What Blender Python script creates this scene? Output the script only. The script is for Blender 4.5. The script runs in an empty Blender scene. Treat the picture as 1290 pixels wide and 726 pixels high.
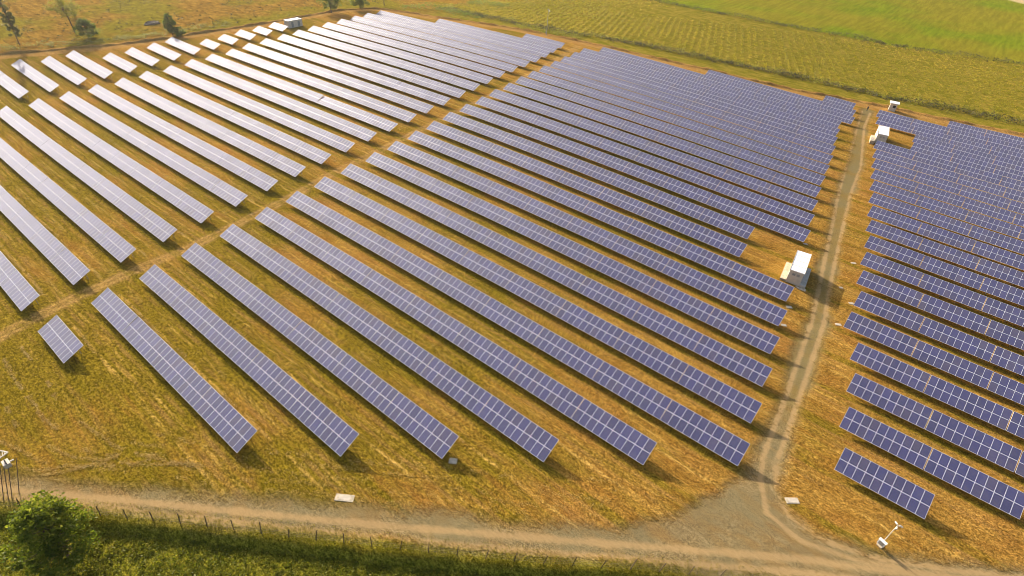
import bpy, math, random
import numpy as np
from mathutils import Matrix, Vector
from math import radians, sin, cos, pi
random.seed(7)
RNG = np.random.default_rng(11)
SC = bpy.context.scene
COL = SC.collection

# ------------------------------------------------------------------ camera
CAM = np.array([0.0, -5.18431, 59.327367])
RV = np.array([0.7715261108, 0.6338153209, 0.0550054478])
UV = np.array([-0.4220938825, 0.4452726657, 0.7896638573])
DV = np.array([-0.4760086288, 0.6324637478, -0.6110690576])
cd = bpy.data.cameras.new('camera'); cam = bpy.data.objects.new('camera', cd); COL.objects.link(cam)
cd.sensor_width = 36.0; cd.lens = 705.590178 / 1290 * 36.0; cd.clip_start = 0.5; cd.clip_end = 9000
cam.matrix_world = Matrix(((RV[0], UV[0], -DV[0], CAM[0]), (RV[1], UV[1], -DV[1], CAM[1]),
                           (RV[2], UV[2], -DV[2], CAM[2]), (0, 0, 0, 1)))
SC.camera = cam

# ------------------------------------------------------------------ sky and sun
SUN_EL, SUN_AZ = radians(21.5), radians(164)          # direction to the sun: azimuth from +X towards +Y
sdir = Vector((cos(SUN_EL) * cos(SUN_AZ), cos(SUN_EL) * sin(SUN_AZ), sin(SUN_EL)))
W = bpy.data.worlds.new('World'); SC.world = W; W.use_nodes = True
wt = W.node_tree; bgn = wt.nodes['Background']
sky = wt.nodes.new('ShaderNodeTexSky'); sky.sky_type = 'NISHITA'; sky.sun_disc = False
sky.sun_elevation = SUN_EL; sky.sun_rotation = math.atan2(sdir.x, sdir.y)
sky.dust_density = 5.0; sky.air_density = 1.0; sky.ozone_density = 1.5
wt.links.new(sky.outputs[0], bgn.inputs[0]); bgn.inputs[1].default_value = 0.15
sl = bpy.data.lights.new('sun', 'SUN'); sl.energy = 4.8; sl.angle = radians(0.6); sl.color = (1.0, 0.90, 0.74)
so = bpy.data.objects.new('sun', sl); COL.objects.link(so); so.rotation_euler = sdir.to_track_quat('Z', 'Y').to_euler()
so.location = (-60, 20, 120)
SC.view_settings.view_transform = 'Standard'; SC.view_settings.look = 'None'
SC.view_settings.exposure = 0.80; SC.view_settings.gamma = 1.0
SC.cycles.pixel_filter_type = 'BLACKMAN_HARRIS'; SC.cycles.filter_width = 0.95

# ------------------------------------------------------------------ terrain
TC = (-1.7733417885, -3.7620025241, -1.1828870163, 0.6713693259, 0.2968633748, 0.0287523863, 0.3478638213,
      0.5693244153, 0.9489585088, 0.5960955265, 1.4013202955, -0.1794314001)
PITCH, TILT = 7.79598422624, 0.434481447424
LOWZ, LW = 0.7, 3.34

def _sc(v, a, b):
    m = (a + b) / 2; h = (b - a) / 2; u = (v - m) / h
    return m + h * u / (1 + np.abs(u) ** 8) ** 0.125

def terr(x, y):
    x = (_sc(np.asarray(x, float), -275, 60) + 60) / 100; y = (_sc(np.asarray(y, float), -25, 250) - 90) / 100
    c = TC
    return (c[0]*x*x + c[1]*x*y + c[2]*y*y + c[3]*x**3 + c[4]*x*x*y + c[5]*x*y*y + c[6]*y**3
            + c[7]*x**4 + c[8]*x**3*y + c[9]*x*x*y*y + c[10]*x*y**3 + c[11]*y**4)

FENCE = np.array([(-130, -57), (-68, -15.6), (-53.6, -5.6), (-45.9, -0.4), (-37.5, 5.1), (-29.3, 10.5), (-21.3, 16.0),
                  (-13.2, 21.6), (-2.9, 29.4), (10, 38.0), (32, 52), (90, 93), (160, 140)], float)

def poly_dist(px, py, P):
    """distance, signed side (+ = right of travel direction) and arclength to polyline"""
    best = np.full(px.shape, 1e9); side = np.zeros(px.shape); arc = np.zeros(px.shape); L = 0.0
    for a, b in zip(P[:-1], P[1:]):
        d = b - a; n = np.hypot(*d); d = d / n
        u = np.clip((px - a[0]) * d[0] + (py - a[1]) * d[1], 0, n)
        qx = px - (a[0] + d[0] * u); qy = py - (a[1] + d[1] * u)
        dist = np.hypot(qx, qy); m = dist < best
        sgn = np.where(qx * d[1] - qy * d[0] >= 0, 1.0, -1.0)
        best = np.where(m, dist, best); side = np.where(m, sgn, side); arc = np.where(m, L + u, arc); L += n
    return best, side, arc

def smooth(e0, e1, v):
    t = np.clip((v - e0) / (e1 - e0), 0, 1); return t * t * (3 - 2 * t)

def wob(x, y, f, s=0.0):
    return (np.sin(x*f + 1.3*np.sin(y*f*0.7 + s) + s*3.1) + np.sin(y*f*1.13 + 1.7*np.sin(x*f*0.83 + s*2) + s)
            + 0.6*np.sin((x + y)*f*1.9 + s*5) + 0.6*np.sin((x - y)*f*2.3 + s*7)) / 3.2

def ground_z(x, y):
    x = np.asarray(x, float); y = np.asarray(y, float)
    z = terr(x, y)
    d, s, _ = poly_dist(x, y, FENCE)
    s = d * s + 0.25 * wob(x, y, 0.9, 1.0)
    z = z - 0.95 * smooth(0.35, 1.5, s) - 0.01 * np.clip(s - 1.7, 0, 30)
    near = smooth(170, 60, np.hypot(x + 30, y - 30))
    z = z + 0.05 * wob(x, y, 0.55, 2.0) * near
    return z
def gz(x, y): return float(ground_z(np.array([x]), np.array([y]))[0])

MAIN = np.array([(-130, -51), (-92, -28.5), (-61.7, -8.5), (-49.2, -0.3), (-33.2, 10.8), (-18.7, 20.8), (-2.8, 32.5), (6, 38.9), (13.6, 43.6), (28.5, 53.6), (60, 75), (120, 116)], float)
SIDE = np.array([(-22.6, 217), (-20.6, 200), (-14.6, 166), (-12.2, 143), (-5.8, 103), (-2.6, 84.3), (-0.9, 67.5), (0.05, 57), (0.6, 51), (1.4, 46), (0.6, 40), (-1, 34)], float)
JUNC = np.array([(-10, 27.5), (-7.5, 32.5), (-4.6, 36.5), (-2.4, 41), (-1.3, 46), (-1.1, 50.5), (2.5, 50.5), (3.1, 47.2), (4.6, 45.2), (8, 44.6), (13, 46.0), (10, 39), (0, 31)], float)
RUTS = [np.array([(-120, -46.6), (-65.8, -11.6), (-56.5, -5.2), (-46.9, 1.4), (-32, 11.6), (-18, 21.6), (-2, 33.3), (8, 40.6), (14, 44.5), (30, 55.3), (60, 76)], float),
        np.array([(-120, -48.6), (-66.2, -12.7), (-56.2, -6.3), (-46.6, 0.0), (-31.9, 9.9), (-17.6, 19.9), (-1.7, 31.5), (9, 39.4), (30, 53.3), (60, 74)], float),
        np.array([(-24, 215), (-21.6, 198), (-16.5, 163.5), (-13.4, 142.2), (-6.6, 102.3), (-3.5, 83.6), (-1.7, 66.8), (-0.7, 56.5), (-0.2, 51.1), (0.8, 47.2), (2.9, 43.4), (7, 42.6), (12, 44.2), (20, 48.6), (30, 55.0)], float),
        np.array([(-21.4, 215), (-19.6, 198), (-13.0, 163.5), (-11.0, 144.0), (-5.0, 103.5), (-1.8, 85.0), (-0.1, 68.1), (0.9, 57.9), (1.4, 50.9), (2.8, 47.3), (5.2, 44.9), (9, 44.3), (14, 46.0), (22, 51.0), (30, 56.6)], float)]
BANK = np.array([(-262, 20), (-258, 40.2), (-257.5, 45.7), (-254.4, 51.7), (-254, 56.9), (-249.3, 68.7), (-245.4, 86.7), (-244.2, 101.4),
                 (-241.8, 116.8), (-240.5, 134.2), (-241, 154.6), (-241.5, 168), (-236.1, 182.3), (-228.3, 186.8), (-202.4, 191.9),
                 (-182.5, 197.5), (-160, 203.0), (-143, 204.8), (-129.6, 207), (-112, 208.9), (-92.5, 211), (-79.1, 213.4),
                 (-64.7, 215.2), (-47.6, 218), (-38.5, 221), (-28.3, 224.4), (-18.2, 227.2), (0.2, 229.3), (10.2, 231), (20.3, 231.9), (60, 237), (120, 246)], float)
HEDGE = np.array([(-220, 211), (-190, 211.5), (-168.6, 211), (-145, 214.5), (-129.9, 221), (-111.2, 224.3), (-93, 227), (-77.5, 230.9), (-62, 233.5), (-53.2, 235),
                  (-37.1, 237), (-22.1, 238.4), (-10.6, 240), (0.2, 242.5), (11.9, 243), (19.6, 245), (60, 250), (120, 258)], float)
HEDGE2 = np.array([(-300, 345), (-168.7, 331), (-134.8, 327), (-106.3, 326.3), (-82.1, 328), (-47.7, 329.5), (-21, 332.5), (-3.9, 336), (15.2, 339.4), (60, 345), (160, 356)], float)

CORR = np.array([(-93, -14), (-96.9, -4), (-98.5, 5), (-99.1, 15), (-98.9, 26), (-100.2, 38), (-101.8, 50), (-104.4, 62), (-106.5, 80), (-109.3, 100), (-112.4, 125), (-117, 150), (-122, 175), (-128, 198)], float)
def inside_poly(px, py, P):
    c = np.zeros(px.shape, bool); j = len(P) - 1
    for i in range(len(P)):
        xi, yi = P[i]; xj, yj = P[j]
        c ^= ((yi > py) != (yj > py)) & (px < (xj - xi) * (py - yi) / (yj - yi + 1e-12) + xi); j = i
    return c

def road_sdf(x, y):
    d1, _, _ = poly_dist(x, y, MAIN); d2, _, _ = poly_dist(x, y, SIDE)
    dj, _, _ = poly_dist(x, y, np.vstack([JUNC, JUNC[:1]])); dj = np.where(inside_poly(x, y, JUNC), dj, -dj)
    return np.maximum(np.maximum(1.5 + 0.5 * smooth(-6, 4, x) - d1, 1.45 - d2), dj)

def ground_attrs(x, y):
    A = {}
    A['road'] = np.clip(road_sdf(x, y), -6, 3)
    r = np.zeros(x.shape)
    for i, P in enumerate(RUTS):
        d, _, _ = poly_dist(x, y, P); r = np.maximum(r, 1 - smooth(0.0, 0.95 if i < 2 else 0.75, d))
    A['rut'] = r
    d, s, _ = poly_dist(x, y, FENCE); s = d * s
    A['verge'] = smooth(-0.2, 1.0, s)
    A['lip'] = smooth(-1.3, -0.7, s) * (1 - smooth(0.0, 1.0, s))
    d, s, _ = poly_dist(x, y, BANK); sb = d * s        # + = farm side
    A['soil'] = (1 - smooth(2.5, 6.0, np.abs(sb - 1.0)))
    out = smooth(0.5, 2.0, -sb)
    A['pasture'] = out * smooth(-205, -222, x + 0.1 * (y - 200))
    dh, sh, _ = poly_dist(x, y, HEDGE); dh2, sh2, _ = poly_dist(x, y, HEDGE2)
    A['vine'] = out * (1 - A['pasture']) * (sh2 > 0)
    A['crop'] = 1.0 * (sh2 <= 0) * (x > -330)
    g = 0.5 + 0.5 * wob(x, y, 0.11, 4.0)
    g = g + 0.35 * smooth(40, 0, y) * smooth(-20, -60, x) - 0.35 * smooth(-40, 0, x) * smooth(30, 60, y) + 0.18*smooth(90,30,y)*smooth(-20,-50,x)
    A['green'] = np.clip(g, 0, 1.4)
    cor, cs, _ = poly_dist(x, y, CORR)
    A['straw'] = np.maximum(0.55 * (1 - smooth(0.6, 2.2, cor)), 1 - smooth(0.15, 0.7, np.abs(cor - 0.75)))
    return A
ANAMES = ['road', 'rut', 'verge', 'lip', 'soil', 'pasture', 'vine', 'crop', 'green', 'straw']

# ------------------------------------------------------------------ object helpers
def link(o, parent=None):
    COL.objects.link(o)
    if parent is not None: o.parent = parent
    return o
def tag(o, label=None, cat=None, group=None, kind=None):
    if label: o['label'] = label
    if cat: o['category'] = cat
    if group: o['group'] = group
    if kind: o['kind'] = kind
    return o
def empty(name, loc, rz=0.0):
    o = bpy.data.objects.new(name, None); o.empty_display_size = 0.5; o.location = loc; o.rotation_euler = (0, 0, rz)
    return link(o)
def mesh_obj(name, me, parent=None): return link(bpy.data.objects.new(name, me), parent)

def np_mesh(name, V, Fq, mats, mi=None, attrs=None, smooth_=False):
    """V (n,3); Fq (m,k) faces of equal size"""
    me = bpy.data.meshes.new(name); V = np.asarray(V, np.float32); Fq = np.asarray(Fq, np.int32); k = Fq.shape[1]
    me.vertices.add(len(V)); me.vertices.foreach_set('co', V.ravel())
    me.loops.add(Fq.size); me.loops.foreach_set('vertex_index', Fq.ravel())
    me.polygons.add(len(Fq)); me.polygons.foreach_set('loop_start', np.arange(0, Fq.size, k, dtype=np.int32))
    me.polygons.foreach_set('loop_total', np.full(len(Fq), k, np.int32))
    for m in mats: me.materials.append(m)
    if mi is not None: me.polygons.foreach_set('material_index', np.asarray(mi, np.int32))
    me.update(calc_edges=True)
    if attrs:
        for n, v in attrs.items():
            a = me.attributes.new(n, 'FLOAT', 'POINT'); a.data.foreach_set('value', np.asarray(v, np.float32))
    me.polygons.foreach_set('use_smooth', np.full(len(Fq), smooth_, bool))
    return me

class MB:
    """collects boxes, bars and prisms into one mesh"""
    def __init__(s): s.v = []; s.f = []; s.m = []
    def hexa(s, P, m=0):
        b = len(s.v); s.v += [tuple(map(float, q)) for q in P]
        for f in ((0, 3, 2, 1), (4, 5, 6, 7), (0, 1, 5, 4), (1, 2, 6, 5), (2, 3, 7, 6), (3, 0, 4, 7)):
            s.f.append(tuple(b + i for i in f)); s.m.append(m)
    def box(s, x0, x1, y0, y1, z0, z1, m=0):
        s.hexa([(x0, y0, z0), (x1, y0, z0), (x1, y1, z0), (x0, y1, z0), (x0, y0, z1), (x1, y0, z1), (x1, y1, z1), (x0, y1, z1)], m)
    def bar(s, a, b, w, h=None, m=0):
        a = Vector(a); b = Vector(b); h = h or w; d = (b - a).normalized()
        u = d.cross(Vector((0, 0, 1)));  u = Vector((1, 0, 0)) if u.length < 1e-4 else u.normalized()
        v = u.cross(d)
        P = [a - u*w/2 - v*h/2, a + u*w/2 - v*h/2, a + u*w/2 + v*h/2, a - u*w/2 + v*h/2]
        s.hexa(P + [q + (b - a) for q in P], m)
    def tube(s, a, b, r0, r1=None, n=8, m=0, cap=True):
        a = Vector(a); b = Vector(b); r1 = r0 if r1 is None else r1; d = (b - a).normalized()
        u = d.cross(Vector((0, 0, 1)));  u = Vector((1, 0, 0)) if u.length < 1e-4 else u.normalized()
        v = u.cross(d); k = len(s.v)
        for c, r in ((a, r0), (b, r1)):
            for i in range(n):
                t = 2*pi*i/n; s.v.append(tuple(c + u*(r*cos(t)) + v*(r*sin(t))))
        for i in range(n):
            j = (i + 1) % n; s.f.append((k + i, k + j, k + n + j, k + n + i)); s.m.append(m)
        if cap:
            s.f.append(tuple(k + n + i for i in range(n))); s.m.append(m)
            s.f.append(tuple(k + n - 1 - i for i in range(n))); s.m.append(m)
    def mesh(s, name, mats, bevel=0.0):
        me = bpy.data.meshes.new(name); me.from_pydata(s.v, [], s.f)
        for m in (mats if isinstance(mats, (list, tuple)) else [mats]): me.materials.append(m)
        me.polygons.foreach_set('material_index', s.m); me.update()
        if bevel:
            import bmesh
            bm = bmesh.new(); bm.from_mesh(me)
            bmesh.ops.bevel(bm, geom=[e for e in bm.edges if e.is_manifold], offset=bevel, segments=2, affect='EDGES', profile=0.5)
            bm.to_mesh(me); bm.free()
        return me
    def build(s, name, mats, parent=None, bevel=0.0): return mesh_obj(name, s.mesh(name, mats, bevel), parent)

# ------------------------------------------------------------------ material helpers
class NT:
    def __init__(s, name):
        s.m = bpy.data.materials.new(name); s.m.use_nodes = True; s.t = s.m.node_tree; s.n = s.t.nodes
        s.b = s.n['Principled BSDF']; s.out = s.n['Material Output']; s.tc = None
    def new(s, t, **kw):
        x = s.n.new(t)
        for k, v in kw.items(): setattr(x, k, v)
        return x
    def link(s, a, b): s.t.links.new(a, b)
    def put(s, sock, v):
        if isinstance(v, (int, float)): sock.default_value = v
        elif isinstance(v, (tuple, list)): sock.default_value = (*v, 1.0) if len(v) == 3 and sock.type == 'RGBA' else v
        else: s.link(v, sock)
    def coord(s, which='Object'):
        if s.tc is None: s.tc = s.new('ShaderNodeTexCoord')
        return s.tc.outputs[which]
    def attr(s, name): x = s.new('ShaderNodeAttribute', attribute_name=name); return x.outputs['Fac']
    def noise(s, scale, detail=3, rough=0.55, vec=None, mapscale=None, rot=None, dist=0.0):
        v = vec or s.coord()
        if mapscale or rot:
            mp = s.new('ShaderNodeMapping'); s.link(v, mp.inputs[0])
            if mapscale: mp.inputs['Scale'].default_value = mapscale
            if rot: mp.inputs['Rotation'].default_value = rot
            v = mp.outputs[0]
        x = s.new('ShaderNodeTexNoise'); s.link(v, x.inputs['Vector'])
        x.inputs['Scale'].default_value = scale; x.inputs['Detail'].default_value = detail
        x.inputs['Roughness'].default_value = rough; x.inputs['Distortion'].default_value = dist
        return x.outputs['Fac']
    def math(s, op, a, b=None, c=None, clamp=False):
        x = s.new('ShaderNodeMath', operation=op, use_clamp=clamp)
        for i, v in enumerate((a, b, c)):
            if v is not None: s.put(x.inputs[i], v)
        return x.outputs[0]
    def ss(s, v, a, b, lo=0.0, hi=1.0):
        x = s.new('ShaderNodeMapRange', interpolation_type='SMOOTHSTEP'); s.put(x.inputs[0], v)
        for i, q in enumerate((a, b, lo, hi)): x.inputs[i + 1].default_value = q
        return x.outputs[0]
    def mix(s, f, a, b):
        x = s.new('ShaderNodeMix', data_type='RGBA'); s.put(x.inputs[0], f); s.put(x.inputs[6], a); s.put(x.inputs[7], b)
        return x.outputs[2]
    def mul(s, f, a, b):
        x = s.new('ShaderNodeMix', data_type='RGBA', blend_type='MULTIPLY'); s.put(x.inputs[0], f); s.put(x.inputs[6], a); s.put(x.inputs[7], b)
        return x.outputs[2]
    def grey(s, v):
        x = s.new('ShaderNodeCombineColor'); [s.link(v, x.inputs[i]) for i in range(3)]; return x.outputs[0]
    def bump(s, h, strength, dist):
        x = s.new('ShaderNodeBump'); x.inputs['Strength'].default_value = strength; x.inputs['Distance'].default_value = dist
        s.link(h, x.inputs['Height']); s.link(x.outputs[0], s.b.inputs['Normal'])
    def col(s, c): s.put(s.b.inputs['Base Color'], c)
    def rough(s, v): s.put(s.b.inputs['Roughness'], v)

def simple(name, col, rough=0.6, metal=0.0, var=0.15, scale=3.0, bump=0.0):
    m = NT(name); n = m.noise(scale, 4)
    m.col(m.mul(1.0, col, m.grey(m.ss(n, 0.25, 0.75, 1 - var, 1 + var)))); m.rough(rough)
    m.b.inputs['Metallic'].default_value = metal
    if bump: m.bump(m.noise(scale * 8, 3), bump, 0.02)
    return m.m

def leaf_mat(name, c0, c1, c2=None, trans=0.3):
    m = NT(name); t = m.attr('tint'); col = m.mix(m.ss(t, 0.0, 0.6), c0, c1)
    if c2: col = m.mix(m.ss(t, 0.7, 1.0), col, c2)
    m.col(col); m.rough(0.55); m.b.inputs['Specular IOR Level'].default_value = 0.3
    tr = m.new('ShaderNodeBsdfTranslucent'); m.link(col, tr.inputs[0])
    mx = m.new('ShaderNodeMixShader'); mx.inputs[0].default_value = trans
    m.link(m.b.outputs[0], mx.inputs[1]); m.link(tr.outputs[0], mx.inputs[2]); m.link(mx.outputs[0], m.out.inputs[0])
    return m.m

# ------------------------------------------------------------------ ground material
def ground_material():
    m = NT('ground_soil_and_grass')
    big = m.noise(0.09, 4); mid = m.noise(0.45, 4, 0.6, mapscale=(0.45, 1.25, 1)); fine = m.noise(2.6, 5, 0.7, mapscale=(0.7, 1.2, 1)); vf = m.noise(5.5, 4, 0.75); grit = m.noise(11.0, 3, 0.7)
    stri = m.noise(1.0, 4, 0.65, mapscale=(0.16, 1.7, 1), rot=(0, 0, 0), dist=0.6)
    mow = m.noise(1.0, 3, 0.6, mapscale=(0.035, 0.62, 1), dist=0.8)
    dry = m.mix(m.ss(mid, 0.3, 0.72), (0.25, 0.128, 0.022), (0.375, 0.212, 0.043))
    dry = m.mix(m.ss(big, 0.50, 0.70, 0, 0.8), dry, (0.31, 0.145, 0.034))
    grn = m.mix(m.ss(fine, 0.3, 0.7), (0.115, 0.090, 0.006), (0.215, 0.155, 0.011))
    gmask = m.math('ADD', m.attr('green'), m.math('ADD', m.math('MULTIPLY', mow, 1.3), m.math('MULTIPLY', mid, 0.7)))
    col = m.mix(m.ss(gmask, 1.25, 1.95, 0, 0.9), dry, grn)
    col = m.mix(m.ss(stri, 0.56, 0.76, 0, 0.7), col, (0.46, 0.28, 0.062))
    st = m.math('MULTIPLY', m.attr('straw'), m.ss(mid, 0.22, 0.52, 0.25, 1.0))
    col = m.mix(m.math('MULTIPLY', st, 0.85), col, m.mix(fine, (0.33, 0.18, 0.060), (0.50, 0.31, 0.115)))
    # straw windrows, drip-line grass and wheel lines that run along the panel rows
    sx = m.new('ShaderNodeSeparateXYZ'); m.link(m.coord(), sx.inputs[0])
    wl = m.noise(0.12, 2, 0.5, mapscale=(1, 0.15, 1))
    ph = m.math('MULTIPLY', m.math('FRACT', m.math('DIVIDE', m.math('ADD', sx.outputs[1], m.math('MULTIPLY', m.math('SUBTRACT', wl, 0.5), 0.9)), PITCH)), PITCH)
    farm = m.math('MULTIPLY', m.math('SUBTRACT', 1.0, m.math('MAXIMUM', m.attr('pasture'), m.math('MAXIMUM', m.attr('vine'), m.attr('crop')))), m.ss(sx.outputs[1], -4, 1))
    farm = m.math('MULTIPLY', farm, m.ss(sx.outputs[1], 232, 222))
    gap = m.noise(0.16, 3, 0.6, mapscale=(1, 2.0, 1))
    def band(c, w): return m.ss(m.math('ABSOLUTE', m.math('SUBTRACT', ph, c)), w, w * 0.35)
    wheel = m.math('MULTIPLY', m.math('MAXIMUM', band(5.0, 0.45), band(6.7, 0.45)), m.ss(gap, 0.40, 0.62, 0, 0.55))
    col = m.mix(m.math('MULTIPLY', wheel, farm), col, (0.30, 0.17, 0.05))
    drip = m.math('MULTIPLY', m.math('MAXIMUM', band(7.5, 0.75), band(0.1, 0.7)), m.ss(mid, 0.35, 0.6, 0.15, 0.75))
    col = m.mix(m.math('MULTIPLY', drip, farm), col, grn)
    wind = m.math('MULTIPLY', m.math('MAXIMUM', band(3.95, 0.34), m.math('MULTIPLY', band(5.75, 0.28), 0.6)), m.math('MULTIPLY', m.ss(gap, 0.36, 0.66), m.ss(fine, 0.32, 0.60)))
    col = m.mix(m.math('MULTIPLY', m.math('MULTIPLY', wind, farm), 0.8), col, (0.54, 0.34, 0.085))
    # perimeter soil
    soil = m.mix(m.ss(mid, 0.3, 0.7), (0.32, 0.165, 0.045), (0.40, 0.232, 0.070))
    col = m.mix(m.ss(m.math('ADD', m.attr('soil'), m.math('MULTIPLY', m.math('SUBTRACT', mid, 0.5), 0.9)), 0.25, 0.8, 0, 0.85), col, soil)
    # pasture
    pa = m.mix(m.ss(mid, 0.35, 0.7), (0.205, 0.112, 0.017), (0.31, 0.180, 0.030))
    pb = m.noise(0.035, 4, 0.6)
    pa = m.mix(m.ss(pb, 0.44, 0.60, 0, 0.85), pa, (0.185, 0.158, 0.012))
    pa = m.mul(1.0, pa, m.grey(m.ss(m.noise(0.55, 4, 0.7), 0.3, 0.7, 0.72, 1.3)))
    pa = m.mix(m.ss(fine, 0.60, 0.78, 0, 0.55), pa, (0.12, 0.085, 0.02))
    col = m.mix(m.attr('pasture'), col, pa)
    vg = m.mix(m.ss(mid, 0.35, 0.65), (0.15, 0.135, 0.008), (0.27, 0.20, 0.028))
    col = m.mix(m.attr('vine'), col, vg)
    cr = m.mix(m.ss(m.noise(0.012, 4, 0.6), 0.40, 0.62), (0.205, 0.180, 0.014), (0.150, 0.190, 0.008))
    crs = m.noise(1.0, 3, 0.6, mapscale=(0.5, 0.05, 1), rot=(0, 0, 0.36))
    cr = m.mul(1.0, cr, m.grey(m.ss(crs, 0.3, 0.7, 0.85, 1.18)))
    col = m.mix(m.attr('crop'), col, cr)
    far = m.new('ShaderNodeSeparateXYZ'); m.link(m.coord(), far.inputs[0])
    tan = m.ss(m.math('ADD', far.outputs[1], m.math('MULTIPLY', far.outputs[0], 1.05)), 548, 556)
    col = m.mix(m.math('MULTIPLY', tan, m.ss(far.outputs[0], -60, -58)), col, (0.50, 0.38, 0.20))
    # verge vegetation soil
    col = m.mix(m.attr('verge'), col, m.mix(m.ss(fine, 0.35, 0.65), (0.13, 0.13, 0.010), (0.23, 0.20, 0.022)))
    col = m.mix(m.math('MULTIPLY', m.attr('lip'), m.ss(mid, 0.30, 0.55, 0.45, 0.95)), col, (0.23, 0.205, 0.014))
    # gravel road, ruts
    edge = m.math('ADD', m.attr('road'), m.math('MULTIPLY', m.math('SUBTRACT', mid, 0.5), 2.2))
    edge = m.math('ADD', edge, m.math('MULTIPLY', m.math('SUBTRACT', fine, 0.5), 2.6))
    edge = m.math('ADD', edge, m.math('MULTIPLY', m.math('SUBTRACT', big, 0.5), 3.2))
    rm = m.ss(edge, -1.5, 0.85)
    gr = m.mix(m.ss(fine, 0.32, 0.68), (0.190, 0.138, 0.066), (0.260, 0.196, 0.104))
    gr = m.mix(m.ss(mid, 0.44, 0.66, 0, 0.85), gr, (0.235, 0.148, 0.058))
    gr = m.mul(1.0, gr, m.grey(m.ss(grit, 0.36, 0.64, 0.55, 1.45)))
    gr = m.mul(1.0, gr, m.grey(m.ss(vf, 0.34, 0.66, 0.68, 1.32)))
    cen = m.math('MULTIPLY', m.math('MULTIPLY', m.ss(sx.outputs[1], 52, 66), m.math('SUBTRACT', 1.0, m.attr('rut'))), m.ss(fine, 0.35, 0.6, 0.1, 0.75))
    gr = m.mix(cen, gr, (0.215, 0.150, 0.040))
    gr = m.mix(m.ss(big, 0.42, 0.60, 0, 0.45), gr, (0.185, 0.165, 0.095))
    rt = m.ss(m.math('ADD', m.attr('rut'), m.math('ADD', m.math('MULTIPLY', m.math('SUBTRACT', mid, 0.5), 1.3), m.math('MULTIPLY', m.math('SUBTRACT', fine, 0.5), 0.9))), 0.15, 1.0)
    gr = m.mix(m.math('MULTIPLY', rt, 0.85), gr, m.mix(fine, (0.33, 0.220, 0.105), (0.43, 0.300, 0.155)))
    col = m.mul(1.0, col, m.grey(m.ss(fine, 0.30, 0.70, 0.62, 1.36)))
    col = m.mul(1.0, col, m.grey(m.ss(vf, 0.34, 0.66, 0.50, 1.50)))
    col = m.mix(rm, m.mul(1.0, col, (0.97, 0.95, 0.92)), m.mul(1.0, gr, (0.90, 0.87, 0.78)))
    m.col(col); m.rough(1.0); m.b.inputs['Specular IOR Level'].default_value = 0.0
    h = m.math('ADD', m.math('MULTIPLY', fine, 0.7), m.math('ADD', m.math('MULTIPLY', vf, 0.25), m.math('MULTIPLY', stri, 0.5)))
    h = m.math('MULTIPLY', h, m.ss(rm, 0, 1, 1.0, 0.2))
    m.bump(h, 1.0, 0.36)
    return m.m
M_GROUND = ground_material()

# ------------------------------------------------------------------ ground sheet
def spaced(segs):
    out = []
    for a, b, st in segs:
        n = max(1, int(round((b - a) / st))); out += list(np.linspace(a, b, n + 1)[:-1])
    out.append(segs[-1][1]); return np.array(out)
gx = spaced([(-5000, -1500, 500), (-1500, -450, 75), (-450, -285, 6), (-285, -125, 1.3), (-125, 42, 0.62), (42, 90, 3), (90, 400, 20), (400, 5000, 400)])
gy = spaced([(-5000, -1000, 500), (-1000, -120, 55), (-120, -45, 4), (-45, 112, 0.62), (112, 250, 1.3), (250, 380, 3), (380, 720, 8), (720, 1600, 80), (1600, 6000, 500)])
GX, GY = np.meshgrid(gx, gy); fx, fy = GX.ravel(), GY.ravel()
nxv, nyv = len(gx), len(gy)
idx = np.arange(nxv * nyv).reshape(nyv, nxv)
quads = np.stack([idx[:-1, :-1], idx[:-1, 1:], idx[1:, 1:], idx[1:, :-1]], -1).reshape(-1, 4)
gm = np_mesh('ground', np.stack([fx, fy, ground_z(fx, fy)], 1), quads, [M_GROUND], attrs=ground_attrs(fx, fy), smooth_=True)
tag(mesh_obj('ground', gm), kind='structure')

def strip(name, P, hw, lift, step=0.35, nl=19, mat=M_GROUND):
    """a sheet that follows the ground along a polyline"""
    P = np.asarray(P, float); seg = np.hypot(*np.diff(P, axis=0).T); L = np.concatenate([[0], np.cumsum(seg)])
    s = np.linspace(0, L[-1], int(L[-1] / step)); cx = np.interp(s, L, P[:, 0]); cy = np.interp(s, L, P[:, 1])
    k = 10
    cxs = np.convolve(np.pad(cx, k, 'edge'), np.ones(2*k+1)/(2*k+1), 'valid'); cys = np.convolve(np.pad(cy, k, 'edge'), np.ones(2*k+1)/(2*k+1), 'valid')
    tx = np.gradient(cxs); ty = np.gradient(cys); n = np.hypot(tx, ty); tx /= n; ty /= n
    lat = np.linspace(-1, 1, nl); wv = hw * (1 + 0.06 * np.sin(s * 0.7) + 0.05 * np.sin(s * 1.9 + 1))
    X = cxs[:, None] + ty[:, None] * lat * wv[:, None]; Y = cys[:, None] - tx[:, None] * lat * wv[:, None]
    Z = ground_z(X.ravel(), Y.ravel()) + lift
    i = np.arange(X.size).reshape(X.shape)
    q = np.stack([i[:-1, :-1], i[1:, :-1], i[1:, 1:], i[:-1, 1:]], -1).reshape(-1, 4)[:, ::-1]
    me = np_mesh(name, np.stack([X.ravel(), Y.ravel(), Z], 1), q, [mat], attrs=ground_attrs(X.ravel(), Y.ravel()), smooth_=True)
    return tag(mesh_obj(name, me), kind='structure')
strip('gravel_road', MAIN, 1.75, 0.03)
strip('dirt_track', SIDE[:-3], 1.6, 0.022)
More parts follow.
